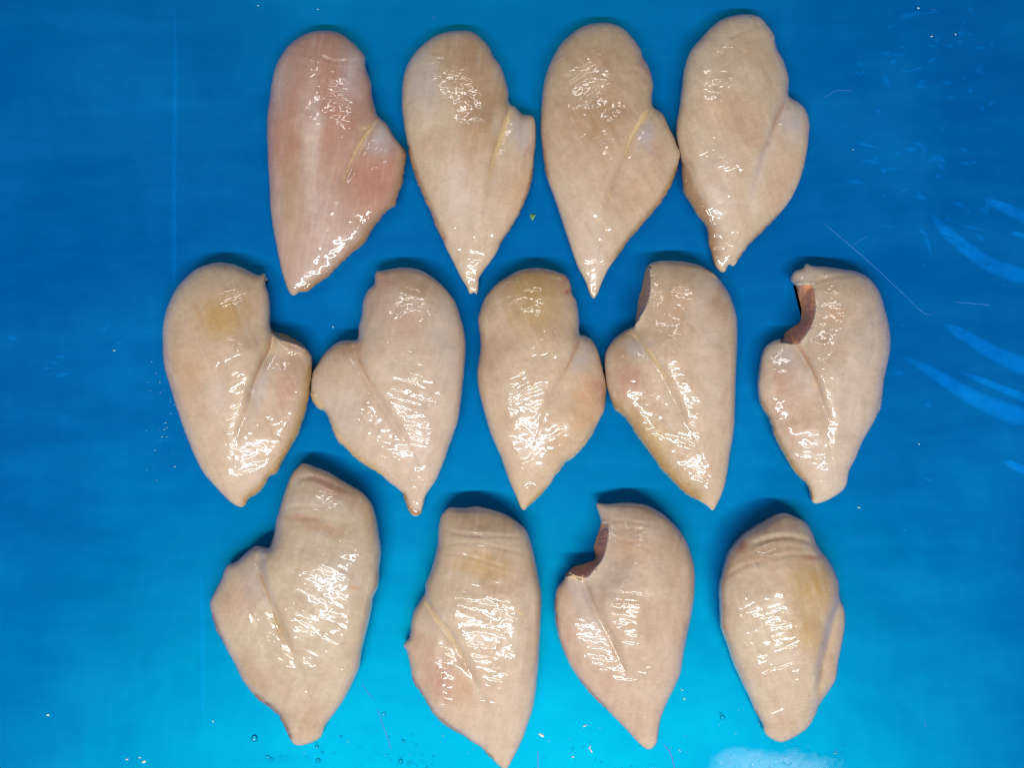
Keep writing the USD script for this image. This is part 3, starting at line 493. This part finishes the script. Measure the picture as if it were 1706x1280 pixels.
def build_breast(i, b):
    ox, oy, k = b['v']
    mp = lambda pts: np.array([(ox + x / k, oy + y / k) for x, y in pts])
    ring = catmull(mp(b['out']), True, 6)
    ring = resample(ring, 2.0)
    # slightly ragged cut edges
    t = np.roll(ring, -1, 0) - np.roll(ring, 1, 0); nn = np.c_[t[:, 1], -t[:, 0]] / (np.linalg.norm(t, axis=1, keepdims=True) + 1e-9)
    edge_amt = np.full(len(ring), 0.5)
    for line, w, c in b['edges']:
        d, _, _ = near_line(ring, catmull(mp(line), False, 4)); edge_amt = np.maximum(edge_amt, 1.9 * np.exp(-(d / 8) ** 2))
    ring = ring + nn * (edge_amt * 2.2 * n2(ring, 6, 40 + i, 3) + 0.8 * n2(ring, 25, 60 + i, 2))[:, None]
    poly = sg.Polygon(ring)
    if not poly.is_valid:
        poly = poly.buffer(0)
        poly = max(getattr(poly, 'geoms', [poly]), key=lambda q: q.area)
        ring = resample(np.array(poly.exterior.coords)[:-1], 2.0)
        poly = sg.Polygon(ring)
    if not poly.exterior.is_ccw:      # consistent order
        ring = ring[::-1].copy()
    P = [ring]
    for d in (0.7, 1.8, 3.3, 5.2):
        q = poly.buffer(-d)
        for g in getattr(q, 'geoms', [q]):
            if g.area > 4:
                P.append(resample(np.array(g.exterior.coords)[:-1], 2.1))
    q = poly.buffer(-7.0)
    x0, y0, x1, y1 = q.bounds; st = 2.15
    gx, gy = np.meshgrid(np.arange(x0, x1, st), np.arange(y0, y1, st * 0.866)); gx = gx + (np.arange(gx.shape[0]) % 2)[:, None] * st / 2
    g = np.c_[gx.ravel(), gy.ravel()]; g = g[shapely.contains_xy(q, g[:, 0], g[:, 1])]
    wall = sg.Polygon(mp(b['wall'])).buffer(1.5) if 'wall' in b else None
    if wall is not None:
        rim = resample(catmull(mp(b['wallrim']), False, 6), 1.2, False)
        dr, _, _ = near_line(g, rim); g = g[dr > 1.0]
        rin = rim[shapely.contains_xy(poly.buffer(-5.8), rim[:, 0], rim[:, 1])]
        P.append(rin)
    P.append(g); P = np.vstack(P); nb = len(ring)
    tri = Delaunay(P).simplices
    c = P[tri].mean(1); tri = tri[shapely.contains_xy(poly, c[:, 0], c[:, 1])]
    e1, e2 = P[tri[:, 1]] - P[tri[:, 0]], P[tri[:, 2]] - P[tri[:, 0]]
    area = e1[:, 0] * e2[:, 1] - e1[:, 1] * e2[:, 0]
    tri = tri[np.abs(area) > 1e-4]; area = area[np.abs(area) > 1e-4]
    tri[area > 0] = tri[area > 0][:, ::-1]          # facing up once y is flipped
    # --- inflation: a membrane under even pressure
    N = len(P); I, J, W_ = [], [], []; A2 = np.abs(area)
    for a in range(3):
        p, q_, r = tri[:, a], tri[:, (a + 1) % 3], tri[:, (a + 2) % 3]
        u, v = P[p] - P[r], P[q_] - P[r]
        cot = (u * v).sum(1) / np.maximum(np.abs(u[:, 0] * v[:, 1] - u[:, 1] * v[:, 0]), 1e-6)
        I += [p, q_]; J += [q_, p]; W_ += [cot / 2, cot / 2]
    Wm = sp.csr_matrix((np.concatenate(W_), (np.concatenate(I), np.concatenate(J))), (N, N))
    L = sp.diags(np.asarray(Wm.sum(1)).ravel()) - Wm
    mass = np.zeros(N); np.add.at(mass, tri.ravel(), np.repeat(A2 / 6, 3))
    fixed = np.zeros(N, bool); fixed[:nb] = True
    used_v = np.zeros(N, bool); used_v[tri.ravel()] = True
    fixed |= ~used_v
    if wall is not None:
        inw = shapely.contains_xy(wall, P[:, 0], P[:, 1])
        fixed[:nb] &= ~inw[:nb]
    free = np.nonzero(~fixed)[0]
    u = np.zeros(N)
    u[free] = spl.spsolve(L[free][:, free].tocsc(), mass[free])
    u = np.clip(u / np.percentile(u, 99.5), 0, 1.1)
    ymin, ymax = P[:, 1].min(), P[:, 1].max(); f = (P[:, 1] - ymin) / (ymax - ymin)
    prof = np.interp(f, [0, .12, .35, .55, .8, 1], [.92, 1.0, 1.0, .86, .68, .58])
    T = b['T'] * 1.15 / 1000
    if wall is not None:        # the meat sags towards the cut
        prof = prof * (1 - 0.34 * np.exp(-(near_line(P, rim)[0] / 50) ** 2))
    zeq = 0.0035 + 0.0045 * np.interp(f, [0, .5, 1], [1, .9, .2])
    r = u ** 0.375
    M = prof * (1 + 0.17 * n2(P, 70, 100 + i, 2) + 0.05 * n2(P, 26, 200 + i, 2))
    gl = resample(catmull(mp(b['groove']), False), 3, False)
    d, side, fr = near_line(P, gl); sd = d * side * (1 if b['side'] == 'R' else -1)
    end = 1 - sstep(0.55, 1.0, fr)
    sig = 1 / (1 + np.exp(-np.clip((sd - 4) / 4.5, -30, 30)))
    far = np.exp(-np.maximum(sd - 30, 0) / 160)
    M = M * (1 - b['low'] * sig * far * (0.25 + 0.75 * end)) * (1 + 0.03 * np.exp(-((sd + 26) / 20) ** 2) * end)
    dz = -0.001 * b['gd'] * 1.1 * (0.15 + 0.85 * end) * np.exp(-(np.abs(sd - 3) / 6.3) ** 1.5)
    for line, w, dep in b['creases']:
        dd, _, ff = near_line(P, resample(catmull(mp(line), False), 2, False))
        fade = np.minimum(1, 6 * ff * (1 - ff) + 0.15)
        dep = dep * 0.6
        dz -= dep * 0.001 * fade * np.exp(-(dd / (w / k * 0.8)) ** 2)
        dz += 0.4 * dep * 0.001 * fade * np.exp(-((dd - w / k * 1.6) / (w / k)) ** 2)
    # soften the modifiers over the mesh
    Ad = (Wm != 0).astype(float); Ad = sp.diags(1 / np.maximum(np.asarray(Ad.sum(1)).ravel(), 1)) @ Ad
    mod = dz
    for _ in range(3):
        mod = 0.5 * mod + 0.5 * (Ad @ mod)
        M = 0.5 * M + 0.5 * (Ad @ M)
    z = zeq + (T - zeq) * r * M + mod * np.minimum(1, r * 1.6)
    z += 0.0004 * 2 * n2(P, 11, 300 + i, 2) * r
    z = np.maximum(z, 0.0022)
    wallw = np.zeros(N)
    if wall is not None:
        do = shapely.distance(shapely.LineString(np.vstack([ring, ring[:1]])), shapely.points(P)); drim, _, _ = near_line(P, rim)
        tt = np.clip(do / (do + drim + 1e-6), 0, 1)
        soft = sstep(0.0, 1.0, tt) * 0.35 + tt * 0.65
        zl = 0.0015
        z = np.where(inw, zl + (z - zl) * soft + 0.0022 * 2 * n2(P * (1.0, 0.45), 5, 860 + i, 3) * tt * (1 - tt) * 4 * 0.6, z)
        z = np.maximum(z, 0.0012)
        wallw = np.where(inw, np.clip(np.minimum(drim, 6) / 3, 0, 1), 0)
    # --- colours of the tissue
    col = np.tile(np.array(b['base']) * (0.92, 0.97, 0.935), (N, 1)) * (1 + 0.22 * n2(P, 34, 410 + i, 3)[:, None] * (0.7, 1.3, 1.7))
    col *= (1 + 0.16 * n2(P, 5, 420 + i, 2))[:, None]
    a = math.radians(b['wang'] + 90); flw = np.c_[(P[:, 0] * math.cos(a) - P[:, 1] * math.sin(a)), P[:, 0] * math.sin(a) + P[:, 1] * math.cos(a)] * S
    warp = P + 40 * np.c_[n2(P, 40, 400 + i), n2(P, 40, 500 + i)]
    for (x, y, rx, ry, rot, kind, s) in b['blobs']:
        cx, cy = ox + x / k, oy + y / k; dx, dy = warp[:, 0] - cx, warp[:, 1] - cy
        c_, s_ = math.cos(rot), math.sin(rot); uu, vv = c_ * dx + s_ * dy, -s_ * dx + c_ * dy
        w = 1.3 * s * np.exp(-0.9 * ((uu / (rx / k)) ** 2 + (vv / (ry / k)) ** 2) ** 1.15)
        w = np.clip(w * (1 + 0.9 * n2(P, 10, 600 + i) + 0.8 * n2(np.c_[flw[:, 0] / S / 30, flw[:, 1] / S / 4], 1.0, 650 + i)), 0, 0.9)
        col = col * (1 - w[:, None]) + np.array(COL[kind]) * w[:, None]
    for line, w, c in b['edges']:
        dd, _, ff = near_line(P, resample(catmull(mp(line), False), 3, False))
        ww = 0.95 * np.exp(-(dd / (w / k * 1.0)) ** 2) * np.clip(1 + 1.2 * n2(P, 6, 700 + i), 0, 1.2)
        ww = np.clip(ww, 0, 1); col = col * (1 - ww[:, None]) + np.array(COL[c]) * 0.82 * ww[:, None]
    for j, (line, w, c, h) in enumerate(b['fat']):
        if w >= 11:
            dd, _, ff = near_line(P, resample(catmull(mp(line), False), 2, False))
            ww = 0.6 * min(1, h) * np.exp(-(dd / (w / k * 1.0 * (1.15 - 0.7 * ff))) ** 2) * np.clip(1 + 1.2 * n2(P, 8, 750 + i + j), 0, 1.3)
            ww = np.clip(ww, 0, .8); col = col * (1 - ww[:, None]) + (0.7 * np.array(COL[c]) + .3 * col) * ww[:, None]
    # pale wisps of membrane and darker translucent streaks along the fibres
    fc = np.c_[flw[:, 0] / S, flw[:, 1] / S] + 10 * np.c_[n2(P, 30, 1600 + i), n2(P, 30, 1650 + i)]
    for sd_, ln, wd, tone, amt in ((0, 46, 7, 'pale', .42), (1, 60, 14, 'tan', .36), (2, 26, 4, 'pale', .2), (3, 34, 5, 'tan', .15)):
        q = np.clip(4.0 * (n2(fc / (ln, wd), 1.0, 1700 + 10 * i + sd_) - 0.02), 0, 1) * amt
        col = col * (1 - q[:, None]) + (0.5 * np.array(COL[tone]) + 0.5 * col * (1.18 if tone == 'pale' else 0.8)) * q[:, None]
    if wall is not None:
        ww = np.clip(wallw, 0, 1) * 0.9; cw = np.array(COL[b['wallcol']]) * (1 + 0.9 * n2(P * [1, .3], 5, 800 + i))[:, None]
        col = col * (1 - ww[:, None]) + cw * ww[:, None]
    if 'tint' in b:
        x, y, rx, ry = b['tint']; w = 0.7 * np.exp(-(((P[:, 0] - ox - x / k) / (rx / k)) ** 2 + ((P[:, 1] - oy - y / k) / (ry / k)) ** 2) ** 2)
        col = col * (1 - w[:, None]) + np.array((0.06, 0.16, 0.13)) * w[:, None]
    col = np.clip(col, 0.01, 0.9)
    # --- wrinkle strength and the direction of the wrinkles
    wr = np.full(N, 0.05)
    for (x, y, rx, ry) in b['wr']:
        wr = np.maximum(wr, np.exp(-(((P[:, 0] - ox - x / k) / (rx / k)) ** 2 + ((P[:, 1] - oy - y / k) / (ry / k)) ** 2) ** 1.5))
    wr = np.clip(wr * (1.0 + 2.6 * n2(P, 30, 970 + i, 2)), 0.03, 1.3)
    a = math.radians(b['wang']); pm = (warp * 0.35 + P * 0.65) * S
    flow = np.c_[pm[:, 0] * math.cos(a) - pm[:, 1] * math.sin(a), pm[:, 0] * math.sin(a) + pm[:, 1] * math.cos(a), np.full(N, 0.13 * i)]
    # --- closed body: top, rounded flank, underside
    V = world(P, z)
    t = np.roll(V[:nb, :2], -1, 0) - np.roll(V[:nb, :2], 1, 0); on = np.c_[t[:, 1], -t[:, 0]]; on /= np.linalg.norm(on, axis=1, keepdims=True) + 1e-12
    if sg.Polygon(V[:nb, :2]).exterior.is_ccw is False:
        on = -on
    zb = z[:nb]; ins = 0.55 * zb
    if wall is not None:
        ins = np.where(inw[:nb], 0.0, ins)
        ins = np.convolve(np.r_[ins[-4:], ins, ins[:4]], np.ones(9) / 9, 'valid')
    rings = [V[:nb]]
    for q in range(1, 6):
        th = q / 5 * math.pi / 2
        rings.append(np.c_[V[:nb, :2] - on * (ins * (1 - math.cos(th)))[:, None], 0.0003 + (zb - 0.0003) * (1 - math.sin(th))])
    idx = [np.arange(nb)] + [N + q * nb + np.arange(nb) for q in range(5)]
    VV = np.vstack([V] + rings[1:]); F = [tri]
    for q in range(5):
        a0, b0 = idx[q], idx[q + 1]; a1, b1 = np.roll(a0, -1), np.roll(b0, -1)
        F += [np.c_[a0, b0, b1], np.c_[a0, b1, a1]]
    bp = sg.Polygon(rings[-1][:, :2]).representative_point()
    VV = np.vstack([VV, [[bp.x, bp.y, 0.0003]]])
    F.append(np.c_[idx[5], np.full(nb, len(VV) - 1), np.roll(idx[5], -1)])
    F = np.vstack(F)
    ext = lambda arr: np.concatenate([arr] + [arr[:nb]] * 5 + [arr[:1]], 0)
    # orientation of the flank must agree with the top
    m = trimesh.Trimesh(VV, F, process=False)
    nf = len(tri); fn = m.face_normals
    if (fn[nf:nf + 2 * nb, :2] * np.r_[on, on]).sum(1).mean() < 0:
        F[nf:] = F[nf:][:, ::-1]
    root = UsdGeom.Xform.Define(stage, path('/World', 'chicken_breast'))
    rp = str(root.GetPath())
    base = world(np.array([[P[:, 0].mean(), P[:, 1].mean()]]))[0]
    root.AddTranslateOp().Set(Gf.Vec3d(*map(float, base)))
    tag(root, b['label'], 'chicken breast', 'raw chicken breasts laid out in three rows')
    body = usdkit.mesh(stage, path(rp, 'fillet'), (VV - base, F), FLESH, smooth=True)
    primvar(body, 'tissue', ext(col), 'c'); primvar(body, 'flow', ext(flow), 'v'); primvar(body, 'wrinkle', ext(wr), 'f')
    # --- patches that lie on the flesh: fat, tendon, trimmed edge, cut face
    tm = trimesh.Trimesh(V, tri, process=False)
    _, _, vn = meshkit.arrays((V, tri), True)

    def patch(name, w, height, rough, color, seed, label=None):
        keep = w > 0.0
        fsel = tri[keep[tri].all(1)]
        if len(fsel) < 4:
            return
        ids, inv = np.unique(fsel, return_inverse=True)
        off = -0.0002 + (height + 0.0002) * np.clip(w[ids], 0, 1) + rough * 2 * n2(P[ids], 4.5, seed, 3) * np.clip(w[ids] * 2, 0, 1)
        pv = V[ids] + vn[ids] * off[:, None]
        me = usdkit.mesh(stage, path(rp, name), (pv - base, inv.reshape(-1, 3)), CUT if name == 'cut_face' else MEMBRANE, smooth=True)
        cb = np.clip(1.1 * np.clip(w[ids], 0, 1) * (1 + 0.8 * n2(P[ids], 7, seed + 4)), 0, 1)[:, None]
        cc = (np.array(color)[None] * cb + col[ids] * (1 - cb)) * (1 + 0.25 * n2(P[ids], 5, seed + 3))[:, None]
        primvar(me, 'tissue', cc, 'c'); primvar(me, 'flow', flow[ids], 'v'); primvar(me, 'wrinkle', wr[ids] * 0.6, 'f')
        if label:
            tag(me, label)

    for j, (line, w, c, h) in enumerate(b['fat']):
        dd, _, ff = near_line(P, resample(catmull(mp(line), False), 1.5, False))
        hw = (w / k * 0.72 + 0.5) * np.minimum(1, 0.35 + 5 * ff) * (1.0 - 0.85 * ff ** 1.3) * (1 + 0.5 * n2(P, 14, 900 + i * 9 + j) + 0.7 * n2(P, 5, 930 + i * 9 + j))
        fat_w = 1 - (dd / np.maximum(hw, 1.0)) ** 2
        long = np.linalg.norm(mp(line)[-1] - mp(line)[0]) > 42
        patch('tendon' if long and w >= 11 else 'fat_fleck', fat_w, 0.00028 * h, 0.00008, np.array(COL[c]) * min(1, h + .1) * .95 + np.array(b['base']) * .8 * max(0, .9 - h), 1000 + i * 11 + j)
    for j, (line, w, c) in enumerate(b['edges']):
        if w < 14:
            continue
        dd, _, ff = near_line(P, resample(catmull(mp(line), False), 2, False))
        hw = (w / k * 1.0) * (0.35 + 0.65 * np.sqrt(np.clip(4 * ff * (1 - ff), 0, 1))) * (1 + 1.3 * n2(P, 8, 1200 + i * 9 + j, 3))
        ew = 1 - (dd / np.maximum(hw, 0.8)) ** 2
        patch('trimmed_edge', ew, 0.0004, 0.0004, np.array(COL[c]) * 0.66 + np.array(b['base']) * .10, 1300 + i * 7 + j)
    for (x, y, rx, ry, rot, c) in SCRAPS.get(i, []):
        m = blob_patch(x, y, rx, ry, rot, 0.0035, int(x + y), 14, 0.9, (1.0, 0.85, 0.6, 0.3))
        m.vertices += np.c_[np.zeros((len(m.vertices), 2)), 0.0012 * 2 * (meshkit.noise(np.c_[m.vertices * 900], 5) - 0.5)] * (m.vertices[:, 2:] > 0.001)
        usdkit.mesh(stage, path(rp, 'loose_scrap'), (m.vertices - base, m.faces), SCRAP[c], smooth=True)
    if wall is not None:
        patch('cut_face', np.where(inw, np.clip(np.minimum(drim, do + 2) / 4, 0, 1), -1), 0.0003, 0.0009, np.array(COL[b['wallcol']]), 1500 + i, 'exposed dark cut meat in the notch' if b['wallcol'] == 'maroon' else None)


for i, b in enumerate(BREASTS):
    build_breast(i, b)
